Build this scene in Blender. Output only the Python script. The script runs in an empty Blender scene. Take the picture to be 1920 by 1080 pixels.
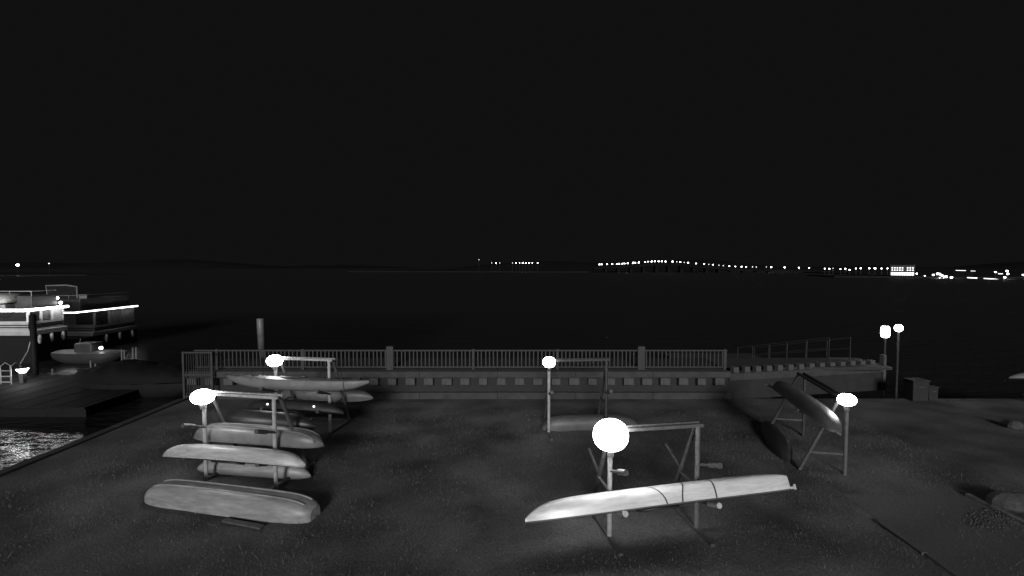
import bpy, math, random
import numpy as np
from mathutils import Vector, Matrix
random.seed(7); np.random.seed(7)
R = math.radians
sc = bpy.context.scene

# ------------------------------------------------------------------ camera
H = 5.5; FPX = 900.0; PITCH = math.atan(43.0 / FPX)
cam = bpy.data.cameras.new('camera'); camo = bpy.data.objects.new('camera', cam)
sc.collection.objects.link(camo); sc.camera = camo
camo.location = (0, 0, H); camo.rotation_euler = (math.pi / 2 - PITCH, 0, 0)
cam.sensor_width = 36.0; cam.lens = 36.0 * FPX / 1920.0
cam.clip_start = 0.05; cam.clip_end = 6000

# ------------------------------------------------------------------ night sky, camera light stand-in, exposure
SUN_EL, SUN_AZ = 16.0, -2.0           # low sun lamp standing in for the camera's infrared light, almost straight behind
w = bpy.data.worlds.new('World'); sc.world = w; w.use_nodes = True
nt = w.node_tree; nt.nodes.clear()
out = nt.nodes.new('ShaderNodeOutputWorld'); bg = nt.nodes.new('ShaderNodeBackground')
bg.inputs[0].default_value = (0.0052, 0.0052, 0.0052, 1); bg.inputs[1].default_value = 0.46
nt.links.new(bg.outputs[0], out.inputs[0])
sun = bpy.data.lights.new('ir_light_standin', 'SUN'); sun.energy = 1.12; sun.angle = R(12.0); sun.color = (1, 1, 1)  # added in place of the camera's own infrared lamp
suno = bpy.data.objects.new('ir_light_standin', sun); sc.collection.objects.link(suno)
d = Vector((math.sin(R(SUN_AZ)) * math.cos(R(SUN_EL)), -math.cos(R(SUN_AZ)) * math.cos(R(SUN_EL)), math.sin(R(SUN_EL))))
suno.rotation_euler = d.to_track_quat('Z', 'Y').to_euler()
vs = sc.view_settings
vs.view_transform = 'Standard'; vs.look = 'None'; vs.gamma = 1.0; vs.use_curve_mapping = False
vs.exposure = 1.2
sc.render.engine = 'CYCLES'
sc.cycles.use_denoising = True
sc.cycles.max_bounces = 5
sc.cycles.sample_clamp_indirect = 4.0

# ------------------------------------------------------------------ pixels to places
CR = Matrix.Rotation(math.pi / 2 - PITCH, 3, 'X')
def ray(px, py):
    return CR @ Vector(((px - 960) / FPX, (540 - py) / FPX, -1))
def at_y(px, py, Y):
    r = ray(px, py); k = Y / r.y
    return Vector((r.x * k, Y, H + r.z * k))
def at_z(px, py, z):
    r = ray(px, py); k = (z - H) / r.z
    return Vector((r.x * k, r.y * k, z))

# ------------------------------------------------------------------ materials (all grey: the picture is monochrome)
MATS = {}
def mat(name, v, rough=0.5, var=0.25, scale=5.0, bump=0.0, bscale=40.0, metal=0.0, spec=0.5, coords='Object', stretch=None):
    if name in MATS: return MATS[name]
    m = bpy.data.materials.new(name); m.use_nodes = True; MATS[name] = m
    t = m.node_tree; b = t.nodes['Principled BSDF']
    b.inputs['Roughness'].default_value = rough; b.inputs['Metallic'].default_value = metal
    b.inputs['Specular IOR Level'].default_value = spec
    tc = t.nodes.new('ShaderNodeTexCoord'); src = tc.outputs[coords]
    if stretch:
        mp = t.nodes.new('ShaderNodeMapping'); mp.inputs['Scale'].default_value = stretch
        t.links.new(src, mp.inputs[0]); src = mp.outputs[0]
    n = t.nodes.new('ShaderNodeTexNoise'); n.inputs['Scale'].default_value = scale
    n.inputs['Detail'].default_value = 6; n.inputs['Roughness'].default_value = 0.65
    t.links.new(src, n.inputs['Vector'])
    cr = t.nodes.new('ShaderNodeValToRGB')
    lo, hi = v * (1 - var), min(v * (1 + var), 1)
    cr.color_ramp.elements[0].position = 0.3; cr.color_ramp.elements[0].color = (lo, lo, lo, 1)
    cr.color_ramp.elements[1].position = 0.7; cr.color_ramp.elements[1].color = (hi, hi, hi, 1)
    t.links.new(n.outputs[0], cr.inputs[0]); t.links.new(cr.outputs[0], b.inputs['Base Color'])
    mr = t.nodes.new('ShaderNodeMapRange'); mr.inputs[3].default_value = max(rough - .12, .02); mr.inputs[4].default_value = min(rough + .12, 1)
    t.links.new(n.outputs[0], mr.inputs[0]); t.links.new(mr.outputs[0], b.inputs['Roughness'])
    if bump > 0:
        n2 = t.nodes.new('ShaderNodeTexNoise'); n2.inputs['Scale'].default_value = bscale; n2.inputs['Detail'].default_value = 5
        t.links.new(src, n2.inputs['Vector'])
        bp = t.nodes.new('ShaderNodeBump'); bp.inputs['Strength'].default_value = bump; bp.inputs['Distance'].default_value = 0.02
        t.links.new(n2.outputs[0], bp.inputs['Height']); t.links.new(bp.outputs[0], b.inputs['Normal'])
    return m
def glow(name, strength, sample=True):
    if name in MATS: return MATS[name]
    m = bpy.data.materials.new(name); m.use_nodes = True; MATS[name] = m
    t = m.node_tree; t.nodes.clear()
    o = t.nodes.new('ShaderNodeOutputMaterial'); e = t.nodes.new('ShaderNodeEmission')
    e.inputs[0].default_value = (1, 1, 1, 1); e.inputs[1].default_value = strength
    t.links.new(e.outputs[0], o.inputs[0])
    if not sample: m.cycles.emission_sampling = 'NONE'
    return m

STEEL = mat('galvanised_steel', 0.30, .45, .3, 9, .15, 60)
STEELD = mat('low_tone_steel', 0.055, .6, .35, 9, .2, 60)  # darker steel tone for legs, arms and ties
RUBBER = mat('black_rubber', 0.02, .7, .2, 9)
STRAP = mat('dark_webbing', 0.03, .8, .2, 30)
PVC = mat('pale_pvc', 0.42, .4, .15, 12)
WHITE = mat('white_gelcoat', 0.60, .32, .2, 3, .04, 25, stretch=(.7, 5, 5))
LGREY = mat('light_plastic', 0.36, .42, .28, 3, .08, 30, stretch=(.7, 4, 4))
MGREY = mat('mid_plastic', 0.23, .45, .32, 3, .08, 30, stretch=(.7, 4, 4))
DGREY = mat('dull_plastic', 0.10, .5, .25, 4, .05, 30)
BLACKP = mat('black_plastic', 0.022, .45, .3, 4, .05, 30)
DECK = mat('dark_deck', 0.05, .4, .3, 5)
TIMBER = mat('weathered_timber', 0.026, .8, .4, 6, .5, 30, stretch=(0.6, 6, 6))
TIMBERP = mat('pale_timber', 0.11, .8, .45, 5, .5, 30)
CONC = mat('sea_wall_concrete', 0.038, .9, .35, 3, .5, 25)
CONCD = mat('shade_dark_concrete', 0.015, .8, .35, 3, .5, 25)  # darkened for the shade in the wall recess; bins share the tone
CAPSTONE = mat('block_concrete', 0.062, .9, .3, 6, .4, 30)
DARK = mat('dark_paint', 0.008, .7, .3, 4, spec=.2)
GLASS = mat('dark_window', 0.02, .08, .2, 2)
CURTAIN = mat('window_curtain', 0.10, .6, .7, 3, stretch=(6, 6, .4))
BOATW = mat('painted_white', 0.34, .4, .15, 2, .05, 20)
BOATD = mat('dim_paint', 0.075, .5, .25, 2, .05, 20)  # low tone puts the dimness of unlit boat parts into colour
TARP = mat('boat_tarp', 0.006, .8, .3, 2, .6, 8, spec=.15)
ROCK = mat('rough_stone', 0.05, .9, .4, 6, .8, 14)

# ------------------------------------------------------------------ mesh collector
class MB:
    def __init__(s): s.v = []; s.f = []; s.mi = []; s.cur = 0
    def quadbox(s, c, sx, sy, sz, rot=None, taper=1.0):
        b = len(s.v); c = Vector(c)
        for z in (-1, 1):
            k = taper if z > 0 else 1.0
            for x, y in ((-1, -1), (1, -1), (1, 1), (-1, 1)):
                p = Vector((x * sx / 2 * k, y * sy / 2 * k, z * sz / 2))
                if rot is not None: p = rot @ p
                s.v.append(c + p)
        for f in ((3, 2, 1, 0), (4, 5, 6, 7), (0, 1, 5, 4), (1, 2, 6, 5), (2, 3, 7, 6), (3, 0, 4, 7)):
            s.f.append([b + i for i in f]); s.mi.append(s.cur)
        return s
    def box(s, x0, x1, y0, y1, z0, z1):
        return s.quadbox(((x0 + x1) / 2, (y0 + y1) / 2, (z0 + z1) / 2), x1 - x0, y1 - y0, z1 - z0)
    def beam(s, a, b, wd, ht):
        a = Vector(a); b = Vector(b); dx = b - a; L = dx.length; dx.normalize()
        up = Vector((0, 0, 1)) if abs(dx.z) < .95 else Vector((0, 1, 0))
        y = up.cross(dx).normalized(); z = dx.cross(y)
        return s.quadbox((a + b) / 2, L, wd, ht, Matrix((dx, y, z)).transposed())
    def tube(s, pts, r, n=8, caps=True, closed=False):
        pts = [Vector(p) for p in pts]; m = len(pts); b = len(s.v)
        rs = r if isinstance(r, (list, tuple)) else [r] * m
        prev = None
        for i, p in enumerate(pts):
            if closed: t = pts[(i + 1) % m] - pts[i - 1]
            else: t = pts[min(i + 1, m - 1)] - pts[max(i - 1, 0)]
            t.normalize()
            if prev is None:
                u = Vector((0, 0, 1)) if abs(t.z) < .9 else Vector((1, 0, 0))
                u = (u - t * u.dot(t)).normalized()
            else: u = (prev - t * prev.dot(t)).normalized()
            prev = u; vv = t.cross(u)
            for k in range(n):
                a = 2 * math.pi * k / n
                s.v.append(p + (u * math.cos(a) + vv * math.sin(a)) * rs[i])
        for i in range(m if closed else m - 1):
            j = (i + 1) % m
            for k in range(n):
                k2 = (k + 1) % n
                s.f.append([b + i * n + k, b + i * n + k2, b + j * n + k2, b + j * n + k]); s.mi.append(s.cur)
        if caps and not closed:
            s.f.append([b + k for k in reversed(range(n))]); s.mi.append(s.cur)
            s.f.append([b + (m - 1) * n + k for k in range(n)]); s.mi.append(s.cur)
        return s
    def superell(s, c, rx, ry, rz, e=0.6, n=20, m=12):
        b = len(s.v); c = Vector(c)
        pw = lambda a: math.copysign(abs(a) ** e, a)
        for i in range(m + 1):
            ph = -math.pi / 2 + math.pi * i / m
            for k in range(n):
                th = 2 * math.pi * k / n
                s.v.append(c + Vector((rx * pw(math.cos(ph)) * pw(math.cos(th)), ry * pw(math.cos(ph)) * pw(math.sin(th)), rz * pw(math.sin(ph)))))
        for i in range(m):
            for k in range(n):
                k2 = (k + 1) % n
                s.f.append([b + i * n + k, b + i * n + k2, b + (i + 1) * n + k2, b + (i + 1) * n + k]); s.mi.append(s.cur)
        return s
    def grid(s, rows, flip=False):
        b = len(s.v); n = len(rows[0])
        for r in rows:
            for p in r: s.v.append(Vector(p))
        for i in range(len(rows) - 1):
            for k in range(n - 1):
                q = [b + i * n + k, b + i * n + k + 1, b + (i + 1) * n + k + 1, b + (i + 1) * n + k]
                s.f.append(q[::-1] if flip else q); s.mi.append(s.cur)
        return s
    def poly(s, pts):
        b = len(s.v)
        for p in pts: s.v.append(Vector(p))
        s.f.append(list(range(b, b + len(pts)))); s.mi.append(s.cur); return s
    def build(s, name, material, parent=None, smooth=False, mtx=None, bevel=0.0):
        me = bpy.data.meshes.new(name)
        me.from_pydata([tuple(v) for v in s.v], [], s.f)
        for m_ in (material if isinstance(material, (list, tuple)) else [material]): me.materials.append(m_)
        me.polygons.foreach_set('material_index', s.mi)
        if smooth: me.polygons.foreach_set('use_smooth', [True] * len(me.polygons))
        me.update()
        o = bpy.data.objects.new(name, me); sc.collection.objects.link(o)
        if parent is not None: o.parent = parent
        if mtx is not None: o.matrix_local = mtx
        if bevel > 0:
            bm_ = o.modifiers.new('bevel', 'BEVEL'); bm_.width = bevel; bm_.segments = 2
        return o
def tag(o, label=None, cat=None, group=None, kind=None):
    if label: o['label'] = label
    if cat: o['category'] = cat
    if group: o['group'] = group
    if kind: o['kind'] = kind
    return o
def empty(name, loc=(0, 0, 0), mtx=None):
    o = bpy.data.objects.new(name, None); sc.collection.objects.link(o); o.empty_display_size = .2
    if mtx is not None: o.matrix_world = mtx
    else: o.location = loc
    return o
def linkcopy(o, parent, loc):
    c = o.copy(); sc.collection.objects.link(c); c.parent = parent; c.location = loc; return c

# ================================================================== the setting
WATER_Z = -1.2
# --- water
wm = bpy.data.materials.new('night_water'); wm.use_nodes = True
t = wm.node_tree; b = t.nodes['Principled BSDF']
b.inputs['Base Color'].default_value = (.010, .010, .010, 1)
b.inputs['IOR'].default_value = 1.33
tc = t.nodes.new('ShaderNodeTexCoord')
n1 = t.nodes.new('ShaderNodeTexNoise'); n1.inputs['Scale'].default_value = 1.9; n1.inputs['Detail'].default_value = 4
n2 = t.nodes.new('ShaderNodeTexNoise'); n2.inputs['Scale'].default_value = 0.35; n2.inputs['Detail'].default_value = 2
mp = t.nodes.new('ShaderNodeMapping'); mp.inputs['Scale'].default_value = (0.75, 1.5, 1)
t.links.new(tc.outputs['Object'], mp.inputs[0])
t.links.new(mp.outputs[0], n1.inputs['Vector']); t.links.new(mp.outputs[0], n2.inputs['Vector'])
ad = t.nodes.new('ShaderNodeMath'); ad.operation = 'MULTIPLY_ADD'; ad.inputs[1].default_value = 2.5
t.links.new(n2.outputs[0], ad.inputs[0]); t.links.new(n1.outputs[0], ad.inputs[2])
bp = t.nodes.new('ShaderNodeBump'); bp.inputs['Strength'].default_value = 1.0; bp.inputs['Distance'].default_value = 0.085
t.links.new(ad.outputs[0], bp.inputs['Height']); t.links.new(bp.outputs[0], b.inputs['Normal'])
sx = t.nodes.new('ShaderNodeSeparateXYZ'); t.links.new(tc.outputs['Object'], sx.inputs[0])
rm = t.nodes.new('ShaderNodeMapRange'); rm.inputs[1].default_value = 24; rm.inputs[2].default_value = 70; rm.inputs[3].default_value = .07; rm.inputs[4].default_value = .62
t.links.new(sx.outputs[1], rm.inputs[0])
rx_ = t.nodes.new('ShaderNodeMapRange'); rx_.inputs[1].default_value = -14; rx_.inputs[2].default_value = -6; rx_.inputs[3].default_value = .07; rx_.inputs[4].default_value = .6
t.links.new(sx.outputs[0], rx_.inputs[0])
mxx = t.nodes.new('ShaderNodeMath'); mxx.operation = 'MAXIMUM'
t.links.new(rm.outputs[0], mxx.inputs[0]); t.links.new(rx_.outputs[0], mxx.inputs[1]); t.links.new(mxx.outputs[0], b.inputs['Roughness'])
tag(MB().poly([(-1480, -60, 0), (1680, -60, 0), (1680, 1400, 0), (-1480, 1400, 0)]).build('water', wm, mtx=Matrix.Translation((0, 0, WATER_Z))), kind='structure')

# --- turf: a land sheet with a real edge down into the water
gm = bpy.data.materials.new('night_turf'); gm.use_nodes = True
t = gm.node_tree; b = t.nodes['Principled BSDF']; b.inputs['Roughness'].default_value = .95; b.inputs['Specular IOR Level'].default_value = .15
tc = t.nodes.new('ShaderNodeTexCoord')
na = t.nodes.new('ShaderNodeTexNoise'); na.inputs['Scale'].default_value = .55; na.inputs['Detail'].default_value = 5
nb = t.nodes.new('ShaderNodeTexNoise'); nb.inputs['Scale'].default_value = 22; nb.inputs['Detail'].default_value = 6; nb.inputs['Roughness'].default_value = .7
for n in (na, nb): t.links.new(tc.outputs['Object'], n.inputs['Vector'])
mx = t.nodes.new('ShaderNodeMath'); mx.operation = 'MULTIPLY'; t.links.new(na.outputs[0], mx.inputs[0]); t.links.new(nb.outputs[0], mx.inputs[1])
cr = t.nodes.new('ShaderNodeValToRGB'); cr.color_ramp.elements[0].position = .12; cr.color_ramp.elements[1].position = .42
cr.color_ramp.elements[0].color = (.030, .030, .030, 1); cr.color_ramp.elements[1].color = (.145, .145, .145, 1)
t.links.new(mx.outputs[0], cr.inputs[0]); t.links.new(cr.outputs[0], b.inputs['Base Color'])
bp = t.nodes.new('ShaderNodeBump'); bp.inputs['Strength'].default_value = .7; bp.inputs['Distance'].default_value = .04
t.links.new(nb.outputs[0], bp.inputs['Height']); t.links.new(bp.outputs[0], b.inputs['Normal'])
LX0, LX1, LY0, LY1 = -13.4, 45.0, -25.0, 19.55
def ground_z(x, y):
    if y > 18.6 or x < -12.6: return 0.0
    return 0.030 * math.sin(x * .9 + 1.3 * math.sin(y * .4)) * math.cos(y * .7 + .5) + 0.012 * math.sin(x * 3.1 + y * 2.3) + .012 * math.sin(y * 4.3 - x * 1.7) - .03
xs = list(np.arange(LX0, 22.01, .3)) + list(np.arange(24, LX1 + .1, 3)); ys = list(np.arange(LY0, 0, 3)) + list(np.arange(0.0, LY1 + .2, .3)); ys[-1] = LY1
g = MB(); g.grid([[(x, y, ground_z(x, y)) for x in xs] for y in ys])
g.grid([[(LX0, y, ground_z(LX0, y)) for y in ys], [(LX0, y, -3) for y in ys]])
g.grid([[(x, LY1, 0) for x in xs], [(x, LY1, -3) for x in xs]])
tag(g.build('ground', gm, smooth=True), kind='structure')

# short grass that nobody could count
GR = mat('grass_blade', 0.09, .8, .4, 3)
N = 52000
yy = 4.5 + (np.random.rand(N) ** 1.35) * 13.5; xx = np.random.uniform(-1, 1, N) * np.minimum(yy * 1.12 + 1, 12.3)
a = np.random.rand(N) * 6.283; h = np.random.gamma(3, .011, N) + .012; wd = .004 + .004 * np.random.rand(N)
clump = (np.sin(xx * 2.3 + 1.7 * np.sin(yy * 1.1)) + np.sin(yy * 2.9 + xx)) > -.35
h = np.where(clump, h, h * .5)
zz = np.array([ground_z(x, y) for x, y in zip(xx, yy)]) - .004
lx, ly = np.random.randn(N) * h * .5, np.random.randn(N) * h * .5
V = np.empty((N, 3, 3)); V[:, 0] = np.stack([xx - np.cos(a) * wd, yy - np.sin(a) * wd, zz], 1)
V[:, 1] = np.stack([xx + np.cos(a) * wd, yy + np.sin(a) * wd, zz], 1); V[:, 2] = np.stack([xx + lx, yy + ly, zz + h], 1)
me = bpy.data.meshes.new('grass'); me.from_pydata(V.reshape(-1, 3).tolist(), [], np.arange(N * 3).reshape(-1, 3).tolist()); me.materials.append(GR)
go = bpy.data.objects.new('grass', me); sc.collection.objects.link(go)
tag(go, 'short grass growing on the boat storage ground', 'grass', kind='stuff')

# --- quay wall on the left edge of the ground
q = empty('quay_wall', (LX0, 4, 0)); tag(q, 'dark timber quay wall along the water edge beside the boats', 'wall')
y = -8.0; k = 0
while y < LY1 - .3:
    L_ = min(2.4, LY1 - .25 - y)
    MB().box(-.16, .12, y - 4, y + L_ - .02 - 4, -.02, .055 + .008 * (k % 3)).build('cap_board', TIMBER, q); y += 2.4; k += 1
for i in range(12):
    MB().tube([(-.14, -11 + i * 2.4, -2.6), (-.14, -11 + i * 2.4, .02)], .12, 10).build('pile', TIMBER, q)

# --- gravel path with timber edging on the right
GRAV = mat('path_gravel', .062, .95, .5, 30, .9, 45)
px0, px1 = 7.95, 10.85
rows = [[(x, yv, ground_z(x, yv) + .012) for x in np.linspace(px0, px1, 11)] for yv in np.arange(2, 11.6, .3)]
tag(MB().grid(rows).build('path', GRAV, smooth=True), kind='structure')
for name, X, y0, y1, m_, lab in (('edging', 7.88, 4.2, 10.0, mat('grey_timber', .06, .8, .4, 5, .5, 30), 'dark low timber edging on the inner side of the gravel path'), ('edging', 10.95, 6.0, 11.3, TIMBERP, 'pale split timber edging on the outer side of the gravel path')):
    e = empty('timber_edging', (X, y0, 0)); tag(e, lab, 'edging', 'timber edgings of the path')
    yv = y0
    while yv < y1:
        L_ = min(random.uniform(.7, 1.3), y1 - yv)
        MB().quadbox((random.uniform(-.02, .02), yv + L_ / 2 - y0, -.045), .12, L_ - .03, .15 + random.uniform(-.02, .02), Matrix.Rotation(random.uniform(-.02, .02), 3, 'Z')).build('board', m_, e, bevel=.008)
        yv += L_
m_ = MB()
for i in range(420):
    c = at_z(random.gauss(1862, 22), random.gauss(972, 9), .02)
    r_ = random.uniform(.008, .03); m_.superell((c.x, c.y, ground_z(c.x, c.y) + .02), r_, r_ * random.uniform(.6, 1.2), r_ * .7, 1.0, 5, 3)
tag(m_.build('pebbles', ROCK), 'patch of small pale pebbles scattered on the gravel path', 'pebbles', kind='stuff')
def rock(px, py, s, lab):
    c = at_z(px, py, .0); m = MB(); m.superell((0, 0, 0), s, s * .8, s * .55, .9, 14, 9)
    rs = random.Random(int(px))
    ph = [rs.uniform(0, 6) for _ in range(6)]
    m.v = [v * (1 + .12 * math.sin(v.x / s * 3 + ph[0]) + .1 * math.sin(v.y / s * 4 + ph[1]) + .1 * math.sin(v.z / s * 5 + ph[2])) for v in m.v]
    tag(m.build('rock', ROCK, mtx=Matrix.Translation((c.x, c.y, s * .25))), lab, 'rock')
rock(1903, 950, .42, 'low rounded stone lying outside the pale path edging')
rock(1898, 800, .30, 'small dark stone in front of the rack by the quay bin')

# --- low promenade wall behind the racks
SW = empty('promenade_wall', (0, 19.6, 0)); tag(SW, 'low concrete promenade wall with a row of blocks under its coping', 'wall')
XS, XE = -13.4, 9.0
for x0 in np.arange(XS, XE - .1, 3.2):
    x1 = min(x0 + 3.19, XE)
    MB().box(x0, x1, -.12, .3, -.15, .255 + .01 * ((x0 * 7) % 1)).build('sill_beam', CONC, SW, bevel=.015)
    MB().box(x0, x1, -.10, .9, .88, 1.13 + .008 * ((x0 * 5) % 1)).build('coping', CONC, SW, bevel=.012)
MB().box(XS, XE, .10, .8, .2, .885).build('recessed_face', CONCD, SW)  # shade under the coping is put into this face's colour
k = 0
for x0 in np.arange(XS + .3, XE - .4, .745):
    o = MB().box(-.18, .18, -.20, .12, 0, .285).build('block', CAPSTONE, SW, bevel=.012) if k == 0 else linkcopy(blk, SW, (0, 0, 0))
    if k == 0: blk = o
    else:
        md = o.modifiers
    o.location = (x0, 0, .597); o.scale = (random.uniform(.9, 1.15), 1, random.uniform(.95, 1.0)); k += 1
# boardwalk deck behind the coping
DK = MB().box(XS, 16.4, .9, 3.0, .98, 1.10)
tag(DK.build('boardwalk', TIMBER, mtx=Matrix.Translation((0, 19.6, 0))), kind='structure')
for i in range(9):
    px_ = XS + .8 + i * 3.5
    tag(MB().tube([(px_, 22.1, -2.5), (px_, 22.1, 1.0)], .15, 10).build('boardwalk_pile', TIMBER), 'round timber pile under the boardwalk', 'pile', 'piles under the boardwalk')

# right stretch of wall, turning away a little
A = Vector((9.0, 19.6, 0)); B_ = Vector((16.6, 21.2, 0)); dv = (B_ - A); LEN = dv.length; ang = math.atan2(dv.y, dv.x)
SR = empty('quay_wall', mtx=Matrix.Translation(A) @ Matrix.Rotation(ang, 4, 'Z')); tag(SR, 'low quay wall topped with a row of small blocks, beside the dock lamps', 'wall')
MB().box(0, LEN, 0, .5, .72, 1.02).build('beam', CONC, SR, bevel=.015)
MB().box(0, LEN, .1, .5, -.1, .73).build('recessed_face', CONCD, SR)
k = 0
for x0 in np.arange(.35, LEN - .2, .53):
    o = MB().box(-.12, .12, -.02, .22, 0, .24).build('block', CAPSTONE, SR, bevel=.012) if k == 0 else linkcopy(blk2, SR, (0, 0, 0))
    if k == 0: blk2 = o
    o.location = (x0, .1, 1.018); k += 1
MB().box(LEN - .06, LEN + .08, -.02, .2, -.1, 1.5).build('end_post', CAPSTONE, SR, bevel=.01)

# --- railing on the promenade wall
RL = empty('railing', (0, 19.95, 1.13)); tag(RL, 'dark picket railing on top of the promenade wall', 'railing')
RM = mat('railing_paint', .022, .6, .35, 8, .2, 40)
RM2 = mat('railing_post_paint', .027, .7, .35, 5, .3, 30)
MB().beam((XS + .1, 0, .80), (XE, 0, .80), .10, .06).build('top_rail', RM2, RL, bevel=.01)
MB().beam((XS + .1, 0, .10), (XE, 0, .10), .05, .05).build('bottom_rail', RM, RL)
k = 0
for x0 in np.arange(XS + .2, XE, .168):
    o = MB().box(-.022, .022, -.022, .022, .0, .665).build('baluster', RM, RL) if k == 0 else linkcopy(bal, RL, (0, 0, 0))
    if k == 0: bal = o
    o.location = (x0 + random.uniform(-.012, .012), 0, .112); k += 1
for i, x0 in enumerate((-12.35, -8.75, -5.10, -1.62, 1.9, 5.4, 8.9)):
    wide = i in (2, 5)
    wv = .30 if wide else .11
    MB().box(x0 - wv / 2, x0 + wv / 2, -.10 if wide else -.06, .10 if wide else .06, -.01, .98 if wide else .86).build('post', RM2, RL, bevel=.012)

# --- mesh gate panel at the corner
GT = empty('gate', (-13.32, 19.3, 0)); tag(GT, 'tall framed mesh gate at the corner of the railing', 'gate')
for x_ in (0.0, 1.15): MB().box(x_ - .04, x_ + .04, -.04, .04, -.1, 2.0).build('frame_post', RM2, GT)
for z_ in (.15, 1.05, 1.96): MB().box(.04, 1.11, -.025, .025, z_ - .03, z_ + .03).build('frame_rail', RM2, GT)
for i in range(11):
    MB().tube([(.12 + i * .092, 0, .16), (.12 + i * .092, 0, 1.95)], .012, 6).build('bar', RM2, GT)

# --- pale mooring pile beyond the railing
p = at_y(463, 597, 21.9)
PL = empty('mooring_pile', (p.x, 23.1, WATER_Z)); p = at_y(463, 597, 23.1)
tag(PL, 'tall pale mooring pile with a sleeve rising behind the railing', 'pile')
hz = p.z - WATER_Z
MB().tube([(.03, 0, -1.5), (0.02, 0, hz - 1.5)], .12, 14).build('shaft', BOATD, PL, smooth=True)
MB().tube([(.02, 0, hz - 1.52), (-.02, 0, hz - .03), (-.02, 0, hz)], [.165, .165, .14], 16).build('sleeve', mat('pile_sleeve', .11, .5, .3, 4), PL, smooth=True)

# ================================================================== racks
MARKERG = glow('marker_bloom', 14.0)  # emission imitates infrared bounced back by reflectors on the posts
def arm_dir(slope): return math.cos(slope), math.sin(slope)
SLOPE = R(21)
def make_rack(P1, P2, height, label, levels_f=(.6, 1.38), levels_b=(1.0,), steel=STEEL, spread=1.25, sleeve=None, steel2=None, tie=.93, skid=True, al=.80):
    steel2 = steel2 or steel
    P1 = Vector((P1[0], P1[1], 0)); P2 = Vector((P2[0], P2[1], 0)); dv = P2 - P1; W = dv.length
    M = Matrix.Translation(P1) @ Matrix.Rotation(math.atan2(dv.y, dv.x), 4, 'Z')
    rk = empty('boat_rack', mtx=M); tag(rk, label, 'rack', 'boat storage racks')
    for u in (0, W):
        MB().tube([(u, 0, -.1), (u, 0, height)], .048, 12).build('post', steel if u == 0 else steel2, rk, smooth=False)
        MB().tube([(u + .05, spread, -.1), (u + .05, .16, height - .02)], .045, 10).build('back_leg', STEELD, rk)
        if skid: MB().box(u - .045, u + .045, -.62, spread + .3, -.02, .055).build('skid', STEELD, rk, bevel=.01)
        for z in levels_f:
            c, s = arm_dir(SLOPE); L_ = al
            ar = MB().tube([(u + .02, 0, z), (u + .02, -L_ * c, z + L_ * s)], .03, 10).build('arm', STEELD, rk)
            # hollow pale foam sleeve at the tip
            e0 = Vector((u + .02, -(L_ - .34) * c, z + (L_ - .34) * s)); e1 = Vector((u + .02, -(L_ + .02) * c, z + (L_ + .02) * s)); dn = (e1 - e0).normalized()
            MB().tube([e0, e1, e1 + dn * .004, e1 - dn * .03], [.055, .055, .036, .034], 14).build('arm_sleeve', (sleeve or STEELD) if z == levels_f[0] else STEELD, ar)
        for z in levels_b:
            yb = spread - (spread - .16) * (z / height); c, s = arm_dir(SLOPE)
            MB().tube([(u + .05, yb, z), (u + .05, yb + .75 * c, z + .75 * s)], .03, 10).build('arm', STEELD, rk)
        yb = spread - (spread - .16) * (tie / height)
        MB().beam((u + .02, 0, tie), (u + .02, yb, tie), .05, .05).build('cross_tie', STEELD, rk)
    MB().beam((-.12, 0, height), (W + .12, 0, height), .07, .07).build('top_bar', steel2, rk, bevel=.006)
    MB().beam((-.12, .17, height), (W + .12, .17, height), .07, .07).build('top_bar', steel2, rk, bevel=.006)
    MB().beam((0, spread - .03, .03), (W, spread - .03, .03), .05, .05).build('ground_tie', STEELD, rk)
    return rk, M, W
def make_marker_glow(pos, rx, rz, label, rotz=0.0):
    L = empty('lamp', mtx=Matrix.Translation(pos) @ Matrix.Rotation(rotz, 4, 'Z')); tag(L, label, 'lamp', 'glowing stand-ins for reflectors on the rack posts')  # no real lamp: glowing body added for a retroreflective post marker
    MB().superell((0, 0, 0), rx, rx * .85, rz, .92, 40, 22).build('diffuser', MARKERG, L, smooth=True)
    MB().tube([(0, 0, -rz - .12), (0, 0, -rz + .02)], [.062, .07], 14).build('marker_base', STEELD, L)
    MB().tube([(0, 0, -rz + .015), (0, 0, -rz + .05)], [.11, .05], 14).build('collar', STEELD, L)
    return L

HT = 2.25
rackA, MA, WA = make_rack((-7.83, 12.05), (-5.85, 11.65), HT, 'steel boat rack holding pale overturned kayaks, reflector glow on its left post', steel=STEEL, al=.68)
rackB, MBt, WB = make_rack((-7.83, 15.75), (-5.94, 15.45), 2.42, 'steel boat rack closest to the promenade wall beside the mooring pile', levels_f=(.66, 1.30), levels_b=(.7,), steel2=STEEL)
rackC, MC, WC = make_rack((1.96, 9.43), (3.83, 9.74), 2.2, 'steel boat rack carrying the single long white boat', sleeve=PVC, steel2=mat('steel_falloff', .09, .5, .3, 9))  # second post and bars darkened in colour to imitate light falloff
rackD, MD, WD = make_rack((1.2, 15.45), (3.1, 15.6), 2.4, 'steel boat rack in front of the promenade wall with one low grey boat', levels_f=(1.3,), levels_b=(), steel2=mat('steel_falloff_deep', .03, .5, .3, 9), al=.5)  # darker second post and bars carry the fading light in their colour
rackE, ME, WE = make_rack((8.80, 12.45), (9.4, 15.25), 2.0, 'thin dimmed steel boat rack with a pale boat end and reflector glow, beside the gravel path', levels_f=(), levels_b=(1.34,), steel=mat('steel_falloff', .09, .5, .3, 9), steel2=mat('steel_falloff_deep', .03, .5, .3, 9), spread=1.1, skid=False, tie=.5)  # light fading toward the right is put into the steel colour
rackF, MF, WF = make_rack((20.7, 18.0), (22.6, 17.6), 1.9, 'steel boat rack with two narrow kayak ends sticking out near the quay bin', levels_f=(.45, 1.05), levels_b=())

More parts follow.
